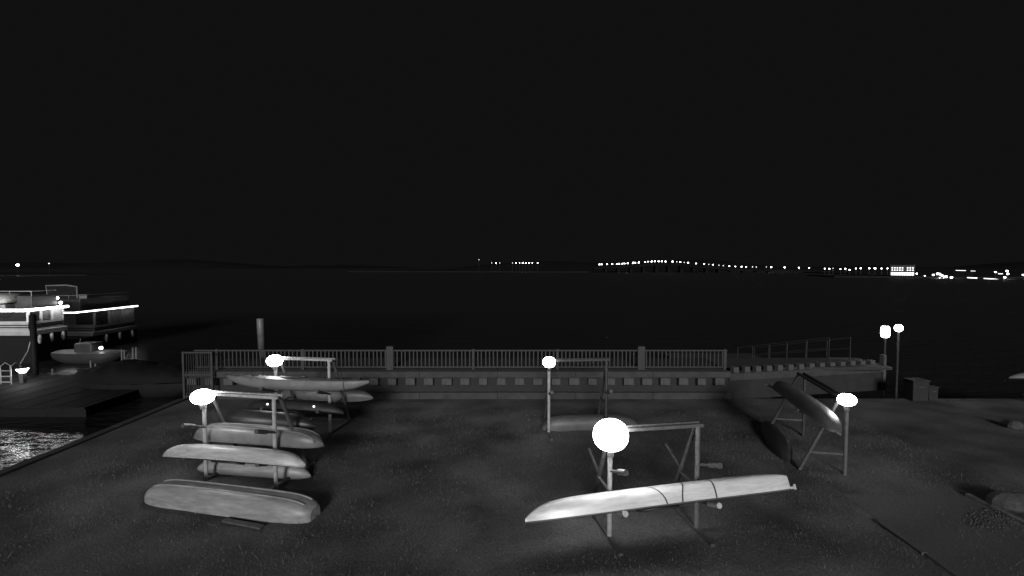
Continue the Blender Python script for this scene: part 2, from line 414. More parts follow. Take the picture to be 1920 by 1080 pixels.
make_marker_glow(Vector((-7.83, 12.05, 2.17)) + Vector((0, -.05, 0)), .27, .185, 'oval glow added for the reflector on the rack of stacked overturned kayaks')
make_marker_glow(Vector((-7.83, 15.70, 2.35)), .25, .185, 'oval glow added for the reflector on the rack beside the mooring pile')
make_marker_glow(Vector((1.96, 9.38, 2.13)), .345, .315, 'large round glow added for the reflector above the long white boat')
make_marker_glow(Vector((1.2, 15.40, 2.36)), .20, .175, 'small glow added for the reflector on the rack in front of the promenade wall')
pE = at_y(1580, 755, 12.5); make_marker_glow(Vector((8.76, 12.40, 1.98)), .22, .155, 'flat oval glow added for the reflector on the thin dimmed rack beside the path')

# ================================================================== boats
def boat_mesh(L, B, D, p=2.4, q=.8, m=10, rk=.12, end=0.0, kf=None, endstern=None, sheer=.04, sec=.75, flare=1.0, ns=41):
    es = end if endstern is None else endstern
    st = []
    for i in range(ns):
        u = -1 + 2 * i / (ns - 1)
        t_ = math.copysign(1 - (1 - abs(u)) ** 1.6, u)      # denser near the ends
        e = end if t_ > 0 else es; at_ = abs(t_)
        bb = B / 2 * (e + (1 - e) * max(1 - at_ ** p, 0) ** q); bb = max(bb, .012)
        kk = D * (rk * t_ * t_ + (0.92 - rk) * at_ ** m * ((kf if kf is not None and t_ > 0 else 1 - .55 * (e > .3))))
        ss = D + sheer * t_ * t_
        st.append((t_ * L / 2, bb, kk, ss))
    hull = MB(); rows = []
    nth = 9
    for x, bb, kk, ss in st:
        row = []
        for j in range(-nth, nth + 1):
            th = abs(j) / nth * math.pi / 2
            yv = math.copysign(bb * math.sin(th) ** sec, j); zv = kk + (ss - kk) * (1 - math.cos(th) ** sec)
            row.append((x, yv, zv))
        rows.append(row)
    hull.grid(rows)
    for row, fl in ((rows[0], False), (rows[-1], True)):
        hull.poly(row if fl else row[::-1])
    return hull, rows, st
def deck_mesh(st, crown):
    rows = []; bm = max(s[1] for s in st)
    for x, bb, kk, ss in st:
        rows.append([(x, bb * j / 5, ss + crown * (bb / bm) * (1 - (j / 5) ** 2)) for j in range(-5, 6)])
    return MB().grid(rows, flip=True)
def sect(rows, st, x):
    for i in range(len(st) - 1):
        if st[i][0] <= x <= st[i + 1][0]:
            f = (x - st[i][0]) / (st[i + 1][0] - st[i][0])
            return [Vector(a_).lerp(Vector(b_), f) for a_, b_ in zip(rows[i], rows[i + 1])], st[i][3] * (1 - f) + st[i + 1][3] * f, st[i][1] * (1 - f) + st[i + 1][1] * f
def make_boat(name, label, cat, M, L, B, D, hm, dm, flipped, group='stored kayaks and canoes', crown=.06, straps=(), cockpit=True, ridges=False, hatches=(), gunwale=True, rudder=False, gm_=None, **kw):
    """M puts the boat's rest point (mid length, where it touches its support) in the world."""
    root = empty(name, mtx=M); tag(root, label, cat, group)
    F = Matrix.Identity(4)
    if flipped: F = Matrix.Translation((0, 0, D + .012)) @ Matrix.Rotation(math.pi, 4, 'X')
    hull, rows, st = boat_mesh(L, B, D, **kw)
    ho = hull.build('hull', hm, root, smooth=True, mtx=F)
    do = deck_mesh(st, crown).build('deck', dm, root, smooth=True, mtx=F)
    gm_ = gm_ or dm
    if gunwale:
        for s_ in (-1, 1):
            MB().tube([(x, s_ * (bb + .004), ss) for x, bb, kk, ss in st], .014, 6).build('gunwale', gm_, root, mtx=F, smooth=True)
    if cockpit:
        a_, b_ = .42, B * .30
        pts = []
        for i in range(28):
            th = 2 * math.pi * i / 28; x = -.1 + a_ * math.cos(th); yv = b_ * math.sin(th)
            pts.append((x, yv, D + crown * (1 - (yv / (B / 2)) ** 2) + .02))
        MB().tube(pts, .02, 6, closed=True).build('cockpit_rim', BLACKP, root, mtx=F, smooth=True)
        op = MB(); op.poly([(x * .97 - .003, y_ * .97, z + .004) for x, y_, z in pts]); op.build('cockpit_opening', BLACKP, root, mtx=F)
    for hx in hatches:
        s_, ss, bb = sect(rows, st, hx)
        MB().superell((hx, 0, ss + crown * bb / (B / 2)), min(.17, bb * .7), min(.13, bb * .6), .025, .8, 16, 6).build('hatch_cover', BLACKP, root, mtx=F, smooth=True)
    if ridges:
        for yv in (-.13, .13):
            pts = []
            for i in range(4, len(st) - 4):
                x, bb, kk, ss = st[i]; th = math.asin(min((abs(yv) / bb), 1) ** (1 / kw.get('sec', .75)))
                pts.append((x, yv, kk + (ss - kk) * (1 - math.cos(th) ** kw.get('sec', .75)) - .004))
            MB().tube(pts, .022, 6).build('keel_ridge', hm, root, mtx=F, smooth=True)
    for sx, sx2 in straps:
        s_, ss, bb = sect(rows, st, sx); n = len(s_)
        pts = []
        for i, v in enumerate(s_):
            c = Vector((sx, 0, ss * .6)); o_ = v - c; o_.x = 0
            pts.append((v + o_.normalized() * .007) + Vector(((sx2 - sx) * abs(i - (n - 1) / 2) / ((n - 1) / 2), 0, 0)))
        wv = .014
        MB().grid([[p_ - Vector((wv, 0, 0)) for p_ in pts], [p_ + Vector((wv, 0, 0)) for p_ in pts]], flip=True).build('strap', STRAP, root, mtx=F)
    for e_ in (0, -1):
        x, bb, kk, ss = st[e_]; sg = -1 if e_ == 0 else 1
        MB().tube([(x - sg * .05, 0, ss + .0), (x + sg * .03, 0, ss + .025), (x + sg * .05, .0, ss - .02), (x + sg * .0, 0, ss - .04)], .008, 6).build('end_toggle', BLACKP, root, mtx=F)
    if rudder:
        x, bb, kk, ss = st[-1]
        MB().quadbox((x + .05, 0, ss - .02), .16, .03, .05).build('rudder_mount', PVC, root, mtx=F, bevel=.006)
        MB().quadbox((x + .13, 0, ss - .03), .05, .012, .10).build('rudder_blade', PVC, root, mtx=F)
    return root
def on_front(MR, u, z_root, s, yaw=0.0, roll=None, lift=.035, tilt=0.0):
    c, sn = math.cos(SLOPE), math.sin(SLOPE)
    ro = -SLOPE if roll is None else roll
    return MR @ Matrix.Translation((u, -s * c - lift * sn, z_root + s * sn + lift * c)) @ Matrix.Rotation(yaw, 4, 'Z') @ Matrix.Rotation(tilt, 4, 'Y') @ Matrix.Rotation(ro, 4, 'X')
def on_back(MR, u, z_root, s, height, spread=1.25, yaw=0.0, lift=.035):
    c, sn = math.cos(SLOPE), math.sin(SLOPE); yb = spread - (spread - .16) * (z_root / height)
    return MR @ Matrix.Translation((u, yb + s * c + lift * sn, z_root + s * sn + lift * c)) @ Matrix.Rotation(yaw, 4, 'Z') @ Matrix.Rotation(SLOPE, 4, 'X')
def on_ground(a_, b_, z=0.0):
    a_ = Vector(a_); b_ = Vector(b_); m_ = (a_ + b_) / 2
    return Matrix.Translation((m_.x, m_.y, z)) @ Matrix.Rotation(math.atan2(b_.y - a_.y, b_.x - a_.x), 4, 'Z')

# rack with stacked overturned kayaks
a_, b_ = at_z(281, 925, 0.05), at_z(600, 966, 0.05)
make_boat('canoe', 'large blunt grey boat lying overturned on the grass', 'boat', on_ground((a_.x, a_.y), (b_.x, b_.y), -.03), (Vector((b_.x - a_.x, b_.y - a_.y))).length - .22, .80, .43,
          MGREY, DGREY, True, p=7, q=.7, m=9, rk=.05, end=.42, endstern=.55, sec=.62, ridges=True, cockpit=False, gunwale=False, crown=.0, sheer=.0)
make_boat('kayak', 'light grey overturned kayak with pointed end on the front arms of its rack', 'kayak', on_front(MA, 1.20, .60, .47, yaw=.03), 3.85, .66, .31,
          LGREY, DECK, True, p=3.2, q=.7, m=7, rk=.1, sec=.72, gm_=LGREY)
make_boat('kayak', 'dull grey overturned kayak lying inside its rack behind the posts', 'kayak', MA @ Matrix.Translation((1.15, .45, .96)) @ Matrix.Rotation(.02, 4, 'Z'), 3.75, .60, .34,
          mat('grey_plastic', .125, .45, .2, 4, .05, 30), DECK, True, p=5, q=.7, m=8, rk=.08, sec=.66, ridges=True, gm_=DGREY)
make_boat('kayak', 'low pale kayak lying on the grass inside the rack of overturned kayaks', 'kayak', on_ground((-8.55, 12.75), (-5.2, 12.25), .0), 3.3, .56, .34, MGREY, DECK, True, p=3.2, q=.7, m=6, sec=.75)
make_boat('kayak', 'black kayak on the back arms of the rack of overturned kayaks', 'kayak', on_back(MA, .9, 1.0, .36, HT), 3.0, .58, .30, BLACKP, BLACKP, True, p=3, q=.7, m=7)
# rack by the pile
make_boat('kayak', 'long grey upright kayak with pointed bow on the top arms, strapped near the bow', 'kayak', on_front(MBt, 1.0, 1.30, .47, roll=-.14, lift=.03), 4.95, .66, .36,
          mat('silver_plastic', .15, .42, .2, 4, .05, 30), DGREY, False, p=3.0, q=.75, m=5, rk=.25, sec=.75, straps=((1.75, 1.75),), hatches=(1.3, -1.4), sheer=.05)
make_boat('kayak', 'short dull kayak with pointed end, behind the posts under the long kayak', 'kayak', on_back(MBt, 1.05, .7, .36, 2.42), 3.5, .6, .32, DGREY, DECK, True, p=3, q=.75, m=6)
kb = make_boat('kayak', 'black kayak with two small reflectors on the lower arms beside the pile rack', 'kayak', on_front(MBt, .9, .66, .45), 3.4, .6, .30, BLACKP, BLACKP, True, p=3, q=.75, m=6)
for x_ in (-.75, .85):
    MB().superell((x_, -.285, .13), .035, .02, .03, .8, 10, 6).build('reflector', glow('reflector_glint', 1.2), kb)  # glint of the reflectors put in as emission
# long white boat
make_boat('racing_kayak', 'long slender white boat lying overturned and strapped on rack arms', 'kayak', on_front(MC, .90, .66, .47, yaw=-.03, tilt=-.055), 5.4, .56, .315,
          WHITE, DECK, True, p=2.9, q=.8, m=9, rk=.04, sec=.6, end=.16, endstern=.0, kf=.30, straps=((-.26, .0), (.45, .30), (1.0, 1.0)), rudder=True, gm_=mat('hull_trim', .10, .4, .2, 5))
# low grey boat in the far middle rack
make_boat('canoe', 'low grey overturned boat on the grass under the rack reflector by the wall', 'boat', on_ground((1.0, 15.95), (4.3, 16.1), .0), 3.3, .62, .40, mat('cloudy_plastic', .09, .5, .25, 4), DECK, True, p=6, q=.7, m=9, end=.3, sec=.6, cockpit=False)
# right rack
make_boat('canoe', 'pale grey boat pointing toward the path, resting on the thin dimmed rack', 'boat', on_back(ME, .95, 1.34, .30, 2.0, spread=1.1), 4.4, .74, .36, mat('chalky_plastic', .075, .45, .2, 4, .05, 30), DECK, True, p=3.6, q=.7, m=7, endstern=.30, sec=.66, cockpit=False, gm_=DGREY)
make_boat('kayak', 'black kayak lying on the grass beneath the thin dimmed rack', 'kayak', on_ground((7.75, 13.2), (8.7, 16.3), .0), 3.3, .6, .32, BLACKP, BLACKP, True, p=3, q=.75, m=6)
make_boat('kayak', 'pale narrow kayak end sticking out low by the quay bin', 'kayak', on_front(MF, .35, 1.05, .45), 4.4, .55, .28, DGREY, DECK, True, p=3, q=.75, m=6)
make_boat('kayak', 'dull narrow kayak end sticking out under the pale one by the quay bin', 'kayak', on_front(MF, .75, .45, .45), 4.2, .55, .28, BOATD, DECK, True, p=3, q=.75, m=6)

# planks on the grass
for (x0, y0, x1, y1, lab) in ((420, 975, 492, 989, 'weathered plank lying on the grass beside the large blunt boat'),):
    a_, b_ = at_z(x0, y0, .02), at_z(x1, y1, .02)
    pk = MB().beam((a_.x, a_.y, .02), (b_.x, b_.y, .025), .13, .04)
    tag(pk.build('plank', mat('grey_timber', .06), bevel=.006), lab, 'plank')

# ================================================================== left: dock and houseboats
DOCK_Z = WATER_Z + .45
DOCKM = mat('dark_dock_timber', .009, .8, .4, 3, .4, 20, spec=.2)  # near-black tone for the dock planks
dk = empty('floating_dock', (-25, 26, WATER_Z)); tag(dk, 'dark floating dock with the lit pedestal lamp on it', 'dock')
for i in range(34):
    MB().box(-6.0 + i * .36, -6.0 + i * .36 + .345, -5.2, 1.0, .36, .45 + .004 * (i % 3)).build('plank', DOCKM, dk)
for y_ in (-5.0, -2.1, .9): MB().box(-6, 6.2, y_ - .1, y_ + .1, -.25, .36).build('float', DARK, dk)
# pedestal lamp with ladder frame
p = at_y(42, 694, 25.2)
pd = empty('dock_lamp', (p.x, 25.2, DOCK_Z)); tag(pd, 'low pedestal lamp shining on the floating dock beside the ladder', 'lamp')
hz = p.z - DOCK_Z
MB().box(-.11, .11, -.1, .1, 0, hz - .12).build('pedestal', BOATD, pd, bevel=.01)
MB().tube([(0, 0, hz - .13), (0, 0, hz + .10)], [.12, .27], 16).build('diffuser', glow('dock_lamp_glow', 11.0), pd, smooth=True)
MB().tube([(0, 0, hz + .10), (0, 0, hz + .16)], [.29, .10], 16).build('cap', DARK, pd)
ld = empty('ladder', (p.x - .85, 25.15, DOCK_Z)); tag(ld, 'small pale metal ladder standing on the floating dock', 'ladder')
for x_ in (-.0, .55): MB().tube([(x_, -.25, .0), (x_, -.25, .95), (x_, 0, 1.1), (x_, .25, .9), (x_, .25, .0)], .025, 8).build('rail', STEEL, ld)
for z_ in (.12, .42, .72): MB().beam((0, -.25, z_), (.55, -.25, z_), .08, .03).build('rung', STEEL, ld)
# dark pile in front of houseboats
p0 = at_y(61, 592, 27.4)
pi = empty('mooring_pile', (p0.x, 27.4, WATER_Z)); tag(pi, 'tall dark mooring pile in front of the lit houseboat', 'pile')
MB().tube([(0, 0, -1.5), (0, 0, p0.z - WATER_Z)], .15, 14).build('shaft', DARK, pi, smooth=True)
MB().tube([(0, 0, p0.z - WATER_Z), (0, 0, p0.z - WATER_Z + .12)], [.17, .05], 14).build('cap', DARK, pi)

LEDA = glow('eave_light', 12.0); LEDB = glow('eave_light_thin', 6.0)
def houseboat(x0, x1, yf, yc, y1, lab, wall_m, low_m, led_m, led_r, post_m, bulw_m, Z=(1.06, 1.42, 2.02, 3.12)):
    z0, z1, z2, z3 = Z
    """x0..x1 beam, yf eave front, yc cabin front, y1 stern; heights above the water"""
    hb = empty('houseboat', (x1, yf, WATER_Z)); tag(hb, lab, 'houseboat', 'houseboats at the dock')
    T = lambda m: m
    X0, X1, YF, YC, Y1 = x0 - x1, 0.0, 0.0, yc - yf, y1 - yf
    MB().box(X0, X1, YF + .5, Y1, -.4, z0).build('float', DARK, hb)
    MB().box(X0 - .02, X1 + .02, YC - .35 if YC > 1.2 else YF + .45, Y1 + .02, z0, z1).build('hull_band', low_m, hb, bevel=.02)
    MB().box(X0 + .12, X1 - .12, YC, Y1 - .1, z1, z2).build('lower_wall', wall_m, hb)
    for z_ in (z2 - .38, z2 - .22):
        MB().box(X0 + .1, X1 - .1, YC - .02, YC + .0, z_, z_ + .07).build('stripe', DARK, hb)
        MB().box(X1 - .12, X1 - .10, YC - .02, Y1 - .12, z_, z_ + .07).build('stripe', DARK, hb)
    MB().box(X0 + .25, X1 - .25, YC + .12, Y1 - .25, z2, z3 - .02).build('cabin_core', CURTAIN, hb)
    # front windows and posts
    nfw = 3
    for i in range(nfw):
        a0 = X0 + .14 + (X1 - X0 - .28) * i / nfw; a1 = X0 + .14 + (X1 - X0 - .28) * (i + 1) / nfw
        wn = MB().box(a0 + .09, a1 - .09, YC + .03, YC + .05, z2 + .08, z3 - .17).build('window', GLASS if i != 1 else CURTAIN, hb)
        MB().box(a0 + .04, a1 - .04, YC + .01, YC + .07, z2 + .02, z2 + .08).build('sill', wall_m, wn)
    for i in range(nfw + 1):
        a0 = X0 + .14 + (X1 - X0 - .28) * i / nfw
        MB().box(a0 - .06, a0 + .06, YC - .02, YC + .10, z2, z3).build('corner_post', post_m, hb)
    ns = max(3, int((Y1 - YC) / 1.3))
    for i in range(ns):
        b0 = YC + .14 + (Y1 - YC - .3) * i / ns; b1 = YC + .14 + (Y1 - YC - .3) * (i + 1) / ns
        if i == 2: MB().box(X1 - .2, X1 - .13, b0 + .1, b1 - .1, z1 + .1, z3 - .1).build('door', wall_m, hb)
        else: MB().box(X1 - .2, X1 - .16, b0 + .1, b1 - .1, z2 + .08, z3 - .17).build('window', GLASS if i % 2 == 0 else CURTAIN, hb)
        MB().box(X1 - .22, X1 - .11, b1 - .08, b1 + .08, z2, z3).build('wall_post', post_m, hb)
    MB().box(X0 - .2, X1 + .12, YF, Y1, z3, z3 + .12).build('roof', wall_m, hb, bevel=.02)
    MB().tube([(X0 - .22, YF - .03, z3 + .04), (X1 + .15, YF - .03, z3 + .04), (X1 + .15, Y1, z3 + .04)], led_r, 8).build('eave_light_strip', led_m, hb)
    MB().box(X0 + .2, X1 - .3, YF + 1.0, Y1 - .3, z3 + .12, z3 + .95).build('upper_bulwark', bulw_m, hb, bevel=.05)
    zr = z3 + .95
    MB().tube([(X0 + .25, YF + 1.05, zr + .32), (X1 - .35, YF + 1.05, zr + .32), (X1 - .35, Y1 - .35, zr + .32)], .022, 6).build('deck_rail', post_m, hb)
    for q_ in np.linspace(0, 1, 6): MB().tube([(X0 + .25 + (X1 - X0 - .6) * q_, YF + 1.05, zr - .05), (X0 + .25 + (X1 - X0 - .6) * q_, YF + 1.05, zr + .32)], .018, 6).build('rail_post', post_m, hb)
    for q_ in np.linspace(.2, .85, 3):
        MB().superell((X1 + .1, YC + (Y1 - YC) * q_, z0 - .32), .11, .11, .32, .8, 12, 8).build('fender', wall_m, hb, smooth=True)
    MB().tube([(X1, YF + .6, z0), (X1 + .9, YF - .6, z0 * .55), (X1 + 2.0, YF - 2.2, .5)], .025, 6).build('mooring_rope', wall_m, hb)
    return hb, (X0, X1, YF, YC, Y1)
PALEW = mat('bright_paint', .5, .4, .12, 2); PALED = mat('cream_paint', .15, .5, .25, 2)
hbA, dA = houseboat(-41.0, -32.9, 32.1, 32.6, 35.3, 'brightly lit white houseboat with striped front behind the dark pile', BOATW, BOATW, LEDA, .075, PALEW, BOATD, Z=(1.88, 2.2, 2.78, 3.62))
MB().superell((-3.1, 1.0, 4.40), 1.8, .9, .36, .5, 20, 10).build('sun_canopy', BOATW, hbA, smooth=True)
MB().box(-4.8, -1.5, .4, 1.6, 3.75, 4.0).build('canopy_base', BOATW, hbA)
for x_, y_, z_ in ((-.35, 2.9, 4.30), (-.1, 2.9, 3.95)): MB().superell((x_, y_, z_), .11, .1, .11, 1, 10, 8).build('deck_light', glow('deck_light_glow', 6), hbA)
hbB, dB = houseboat(-37.9, -33.0, 35.9, 37.9, 42.0, 'dim houseboat with thin lit eave and flybridge windscreen', PALED, PALED, LEDB, .035, PALED, BOATD, Z=(1.1, 1.4, 1.88, 3.08))
fb = Matrix.Translation((-2.75, 2.4, 4.02))
MB().tube([(-1.35, 0, 0), (-1.75, .3, 1.02), (-.4, .6, 1.05), (.45, .6, .92), (1.0, 0, 0.02)], .06, 8).build('windscreen_frame', mat('frame_paint', .16, .5, .2, 3), hbB, mtx=fb)
MB().poly([(-1.3, .02, 0), (.95, .02, 0), (.42, .58, .9), (-.4, .58, 1.0), (-1.68, .3, .98)]).build('windscreen_pane', GLASS, hbB, mtx=fb)
MB().box(1.1, 1.75, 0, .6, -.02, .33).build('deck_box', mat('deck_box_paint', .14, .5, .2, 3), hbB, mtx=fb, bevel=.03)

# covered boat, small pale boat with lamp, thin piles
cv = empty('covered_boat', (-19.6, 25.0, WATER_Z)); tag(cv, 'moored boat hidden under a black tarpaulin next to the quay', 'boat')
hull, rows, st = boat_mesh(6.4, 2.3, 1.0, p=3, q=.7, m=4, rk=.1, endstern=.8, sec=.7)
hull.build('hull', DARK, cv, smooth=True, mtx=Matrix.Translation((0, 0, -.3)) @ Matrix.Rotation(math.pi, 4, 'Z'))
rows = []
for i in range(25):
    x = -3.1 + i * 6.2 / 24; hh = 1.15 + .55 * math.exp(-((x + .6) / 1.6) ** 2) + .25 * math.exp(-((x - 1.7) / .7) ** 2) + .06 * math.sin(x * 7)
    ww = 1.17 * (1 - abs(x / 3.6) ** 3) + .04
    rows.append([(x, ww * math.sin(a_), .72 + (hh - .72) * max(math.cos(a_), 0) ** .8 + .02 * math.sin(a_ * 9 + x * 5)) for a_ in np.linspace(-math.pi / 2, math.pi / 2, 17)])
MB().grid(rows).build('tarpaulin', TARP, cv, smooth=True)
p = at_y(175, 662, 33.0)
sb = empty('small_boat', (p.x, 33.0, WATER_Z)); tag(sb, 'small pale boat with a tiny bow lamp behind the tarpaulin', 'boat')
hull, rows, st = boat_mesh(4.6, 1.7, .9, p=3, q=.7, m=4, rk=.1, endstern=.8, sec=.7)
hull.build('hull', mat('hull_grey', .025, .5, .2, 3), sb, smooth=True, mtx=Matrix.Translation((0, 0, -.2)))
deck_mesh(st, .1).build('deck', mat('deck_grey', .09, .5, .2, 3), sb, smooth=True, mtx=Matrix.Translation((0, 0, -.2)))
MB().box(-.9, .3, -.5, .5, .7, 1.35).build('cuddy', mat('hull_grey', .05), sb, bevel=.08)
MB().tube([(.8, -.3, .7), (.8, -.3, .95)], .03, 8).build('lamp_stem', STEELD, sb)
MB().superell((.8, -.3, 1.02), .11, .11, .10, 1, 10, 8).build('bow_lamp', glow('bow_lamp_glow', 5), sb)
for px_, py_ in ((228, 655), (233, 656), (249, 652), (255, 651), (170, 676), (179, 682), (98, 692)):
    Yp = 30.0 if px_ > 200 else 27.6
    p = at_y(px_, py_, Yp)
    tag(MB().tube([(0, 0, -1.2), (0, 0, p.z - WATER_Z)], .045, 8).build('thin_pile', mat('thin_pile_paint', .10, .5, .3, 4), mtx=Matrix.Translation((p.x, Yp, WATER_Z))), 'thin pale stake standing in the water next to the small pale boat' if px_ > 200 else 'short thin stake standing close behind the floating dock', 'stake', 'thin stakes in the water')

# ================================================================== right: dock lamps, gangway, bins
for px_, py_, rx, rz, lab, s_ in ((1660, 622, .15, .27, 'tall box shaped dock lamp at the head of the gangway', 9.0), (1685, 615, .16, .17, 'round dock lamp next to the box shaped one', 9.0)):
    p = at_y(px_, py_, 22.0 if px_ < 1670 else 22.3)
    dl = empty('dock_lamp', (p.x, p.y, 1.10)); tag(dl, lab, 'lamp', 'lamps by the gangway')
    hz = p.z - 1.10
    MB().tube([(0, 0, -3.2), (0, 0, hz - rz)], .05, 10).build('post', mat('gangway_steel', .022, .5, .3, 6), dl)
    MB().superell((0, 0, hz), rx, rx, rz, .55 if rz > .2 else .9, 18, 12).build('diffuser', glow('gangway_lamp', 9.0), dl, smooth=True)
    MB().tube([(0, 0, hz + rz - .02), (0, 0, hz + rz + .04)], [.1, .05], 10).build('cap', STEELD, dl)
gw = empty('gangway', (15.4, 22.4, .95)); tag(gw, 'sloping gangway with thin metal handrails leading down to the water', 'gangway')
G0 = Vector((0, 0, .1)); G1 = Vector((-1.2, 6.5, -1.5))
for s_ in (-.5, .5):
    o_ = Vector((s_, 0, 0))
    MB().beam(G0 + o_, G1 + o_, .08, .16).build('stringer', mat('gangway_steel', .022, .5, .3, 6), gw)
    for hgt in (.55, 1.05):
        MB().tube([G0 + o_ + Vector((0, 0, hgt)), G1 + o_ + Vector((0, 0, hgt))], .022, 6).build('handrail', mat('handrail_steel', .07, .4, .3, 6), gw)
    for i in range(6):
        c = G0.lerp(G1, i / 5) + o_
        MB().tube([c, c + Vector((0, 0, 1.06))], .02, 6).build('rail_post', mat('gangway_steel', .022, .5, .3, 6), gw)
for i in range(26):
    c = G0.lerp(G1, (i + .5) / 26)
    MB().quadbox(c + Vector((0, 0, .08)), .96, .235, .03, Matrix.Rotation(math.atan2(G1.z - G0.z, 6.5), 3, 'X')).build('tread', mat('gangway_steel', .022, .5, .3, 6), gw)
fd = empty('floating_dock', (13.6, 31.0, WATER_Z)); tag(fd, 'dark floating platform at the foot of the gangway', 'dock')
MB().box(-3, 3, -2.2, 2.2, -.3, .5).build('float', DARK, fd)
for i in range(16): MB().box(-3.02 + i * .378, -3.02 + i * .378 + .36, -2.25, 2.25, .5, .55).build('plank', TIMBER, fd)
for px_, wv, hv, lab in ((1692, .62, .78, 'squat dull utility bin beside the end of the quay wall'), (1719, .36, .5, 'small dull box standing beyond the utility bin')):
    p = at_z(px_, 722, 0.0); p = Vector(((px_ - 960) * 20.3 / 900, 20.3 - .9, 0))
    bn = empty('utility_bin', p); tag(bn, lab, 'bin')
    MB().quadbox((0, 0, hv / 2), wv, wv * .8, hv, taper=1.06).build('body', CONCD, bn, bevel=.03)
    MB().quadbox((0, 0, hv + .035), wv * 1.14, wv * .92, .07).build('lid', CONCD, bn, bevel=.02)
    MB().beam((-wv * .2, -wv * .43, hv * .75), (wv * .2, -wv * .43, hv * .75), .03, .03).build('handle', STEELD, bn)

# ================================================================== far shore, bridge, lights
BRIDGEM = mat('far_bridge', .008, .9, .3, .05, spec=0)
SHORE = mat('far_land', .019, .95, .3, .05, spec=0)
SZ = -.6
def land(name, pts, zt=SZ):
    m = MB(); n = len(pts)
    m.poly([(x, y, zt) for x, y in pts]); m.poly([(x, y, -3) for x, y in pts][::-1])
    for i in range(n):
        (x0, y0), (x1, y1) = pts[i], pts[(i + 1) % n]
        m.poly([(x0, y0, -3), (x1, y1, -3), (x1, y1, zt), (x0, y0, zt)])
    return tag(m.build(name, SHORE), kind='structure')
land('far_shore', [(-160, 470), (60, 446), (300, 446), (255, 420), (245, 330), (188, 306), (176, 262), (330, 238), (900, 200), (1400, 900), (-160, 900)])
land('far_shore', [(-900, 260), (-330, 290), (-270, 305), (-260, 330), (-400, 420), (-900, 500)])
hm_ = MB(); rows = []
for j in range(5):
    rows.append([(x, 900 + j * 60, -2 + (10 + 7 * math.sin(x * .006) + 4 * math.sin(x * .017 + 1)) * math.sin(math.pi * j / 4 * .9)) for x in np.arange(-1200, 1601, 40)])
tag(hm_.grid(rows).build('hills', mat('hill_dark', .013, 1, .2, .01, spec=0), smooth=True), kind='structure')

FARG = glow('far_lamp_glow', 9.0, False); FARD = glow('far_lamp_dim', 1.6, False); POSTM = mat('far_post', .02, .6)
def far_lamp(px, py, Y, base, lab, group, r=.42, dim=False):
    p = at_y(px, py, Y); m = MB()
    m.tube([(0, 0, -.3), (0, 0, p.z - base - r)], .09, 5); m.cur = 1
    m.superell((0, 0, p.z - base), r, r, r * .8, 1, 8, 6)
    tag(m.build('street_lamp', [POSTM, FARD if dim else FARG], mtx=Matrix.Translation((p.x, p.y, base))), lab, 'street lamp', group)
# far left clusters on the shore
for px_, r_, dm in ((898, .3, 1), (922, .3, 1), (930, .42, 0), (937, .32, 1), (961, .3, 1), (968, .38, 0), (974, .3, 0), (980, .5, 0), (986, .6, 0), (992, .45, 0), (998, .34, 0), (1008, .42, 0)):
    far_lamp(px_, 487 if px_ == 898 else 493, 470, SZ, 'tiny lamp in the short separate row across the water', 'short row of far lamps', r_, bool(dm))
# bridge
BY = 430.0
bl = [(1124, 495.8, .5), (1128, 495.6, .5), (1138, 495.5, .45), (1148, 495, .45), (1157, 495, .5), (1161, 494.6, .42), (1167, 494.4, .5), (1171, 494, .42), (1177, 493.6, .5), (1187, 492.8, .6), (1191, 492.5, .42), (1198, 492, .62), (1209.6, 491, .45), (1215, 490.6, .4), (1222, 490.2, .58), (1228, 490, .5), (1235, 490, .55), (1241, 490, .5), (1248, 490.4, .5), (1261, 490.5, .62), (1269, 490.8, .36), (1275.5, 491.3, .58), (1283, 492, .36), (1290, 492.5, .5), (1305, 494, .42), (1320.5, 495, .38), (1329, 495.6, .32), (1337, 496.2, .4), (1348, 497.3, .34), (1356, 498, .34), (1367.5, 499.2, .48), (1379, 499.8, .38), (1390.5, 500.2, .45), (1399, 500.4, .45), (1411, 500.4, .36), (1418, 500.6, .36), (1446, 500.9, .55), (1471, 501.4, .55), (1498, 502, .52), (1517, 502.4, .52)]
PLN = 3.1
def deck_z(px):
    q = np.interp(px, [b_[0] for b_ in bl], [b_[1] for b_ in bl]); return at_y(px, q, BY).z - PLN
br = empty('bridge', (at_y(1320, 497, BY).x, BY, WATER_Z)); tag(br, 'long low bridge carrying a humped chain of lamps over the water', 'bridge')
bx = br.location.x; rows = []; pts = np.linspace(1112, 1532, 60)
def xw(px): return (px - 960) / FPX * BY * 1.0
sec_ = [(-4, 0), (4, 0), (4, -.7), (-4, -.7), (-4, 0)]
MB().grid([[(at_y(px_, 497, BY).x - bx, y_, deck_z(px_) + z_ - WATER_Z) for y_, z_ in sec_] for px_ in pts]).build('deck', BRIDGEM, br)
for y_ in (-3.9, 3.9):
    MB().grid([[(at_y(px_, 497, BY).x - bx, y_ + a_, deck_z(px_) + b_ - WATER_Z) for a_, b_ in ((-.15, 0), (.15, 0), (.15, .9), (-.15, .9), (-.15, 0))] for px_ in pts]).build('parapet', BRIDGEM, br)
for px_ in np.linspace(1135, 1440, 14):
    zt = deck_z(px_) - WATER_Z - .65
    if zt > .2: MB().box(-1, 1, -3, 3, -2, zt).build('pier', BRIDGEM, br, mtx=Matrix.Translation((at_y(px_, 497, BY).x - bx, 0, 0)))
for px_, py_, r_ in bl:
    far_lamp(px_, py_, BY, at_y(px_, py_, BY).z - PLN, 'small lamp in the humped chain of lamps along the far bridge', 'lamps along the far bridge', r_, r_ < .37)
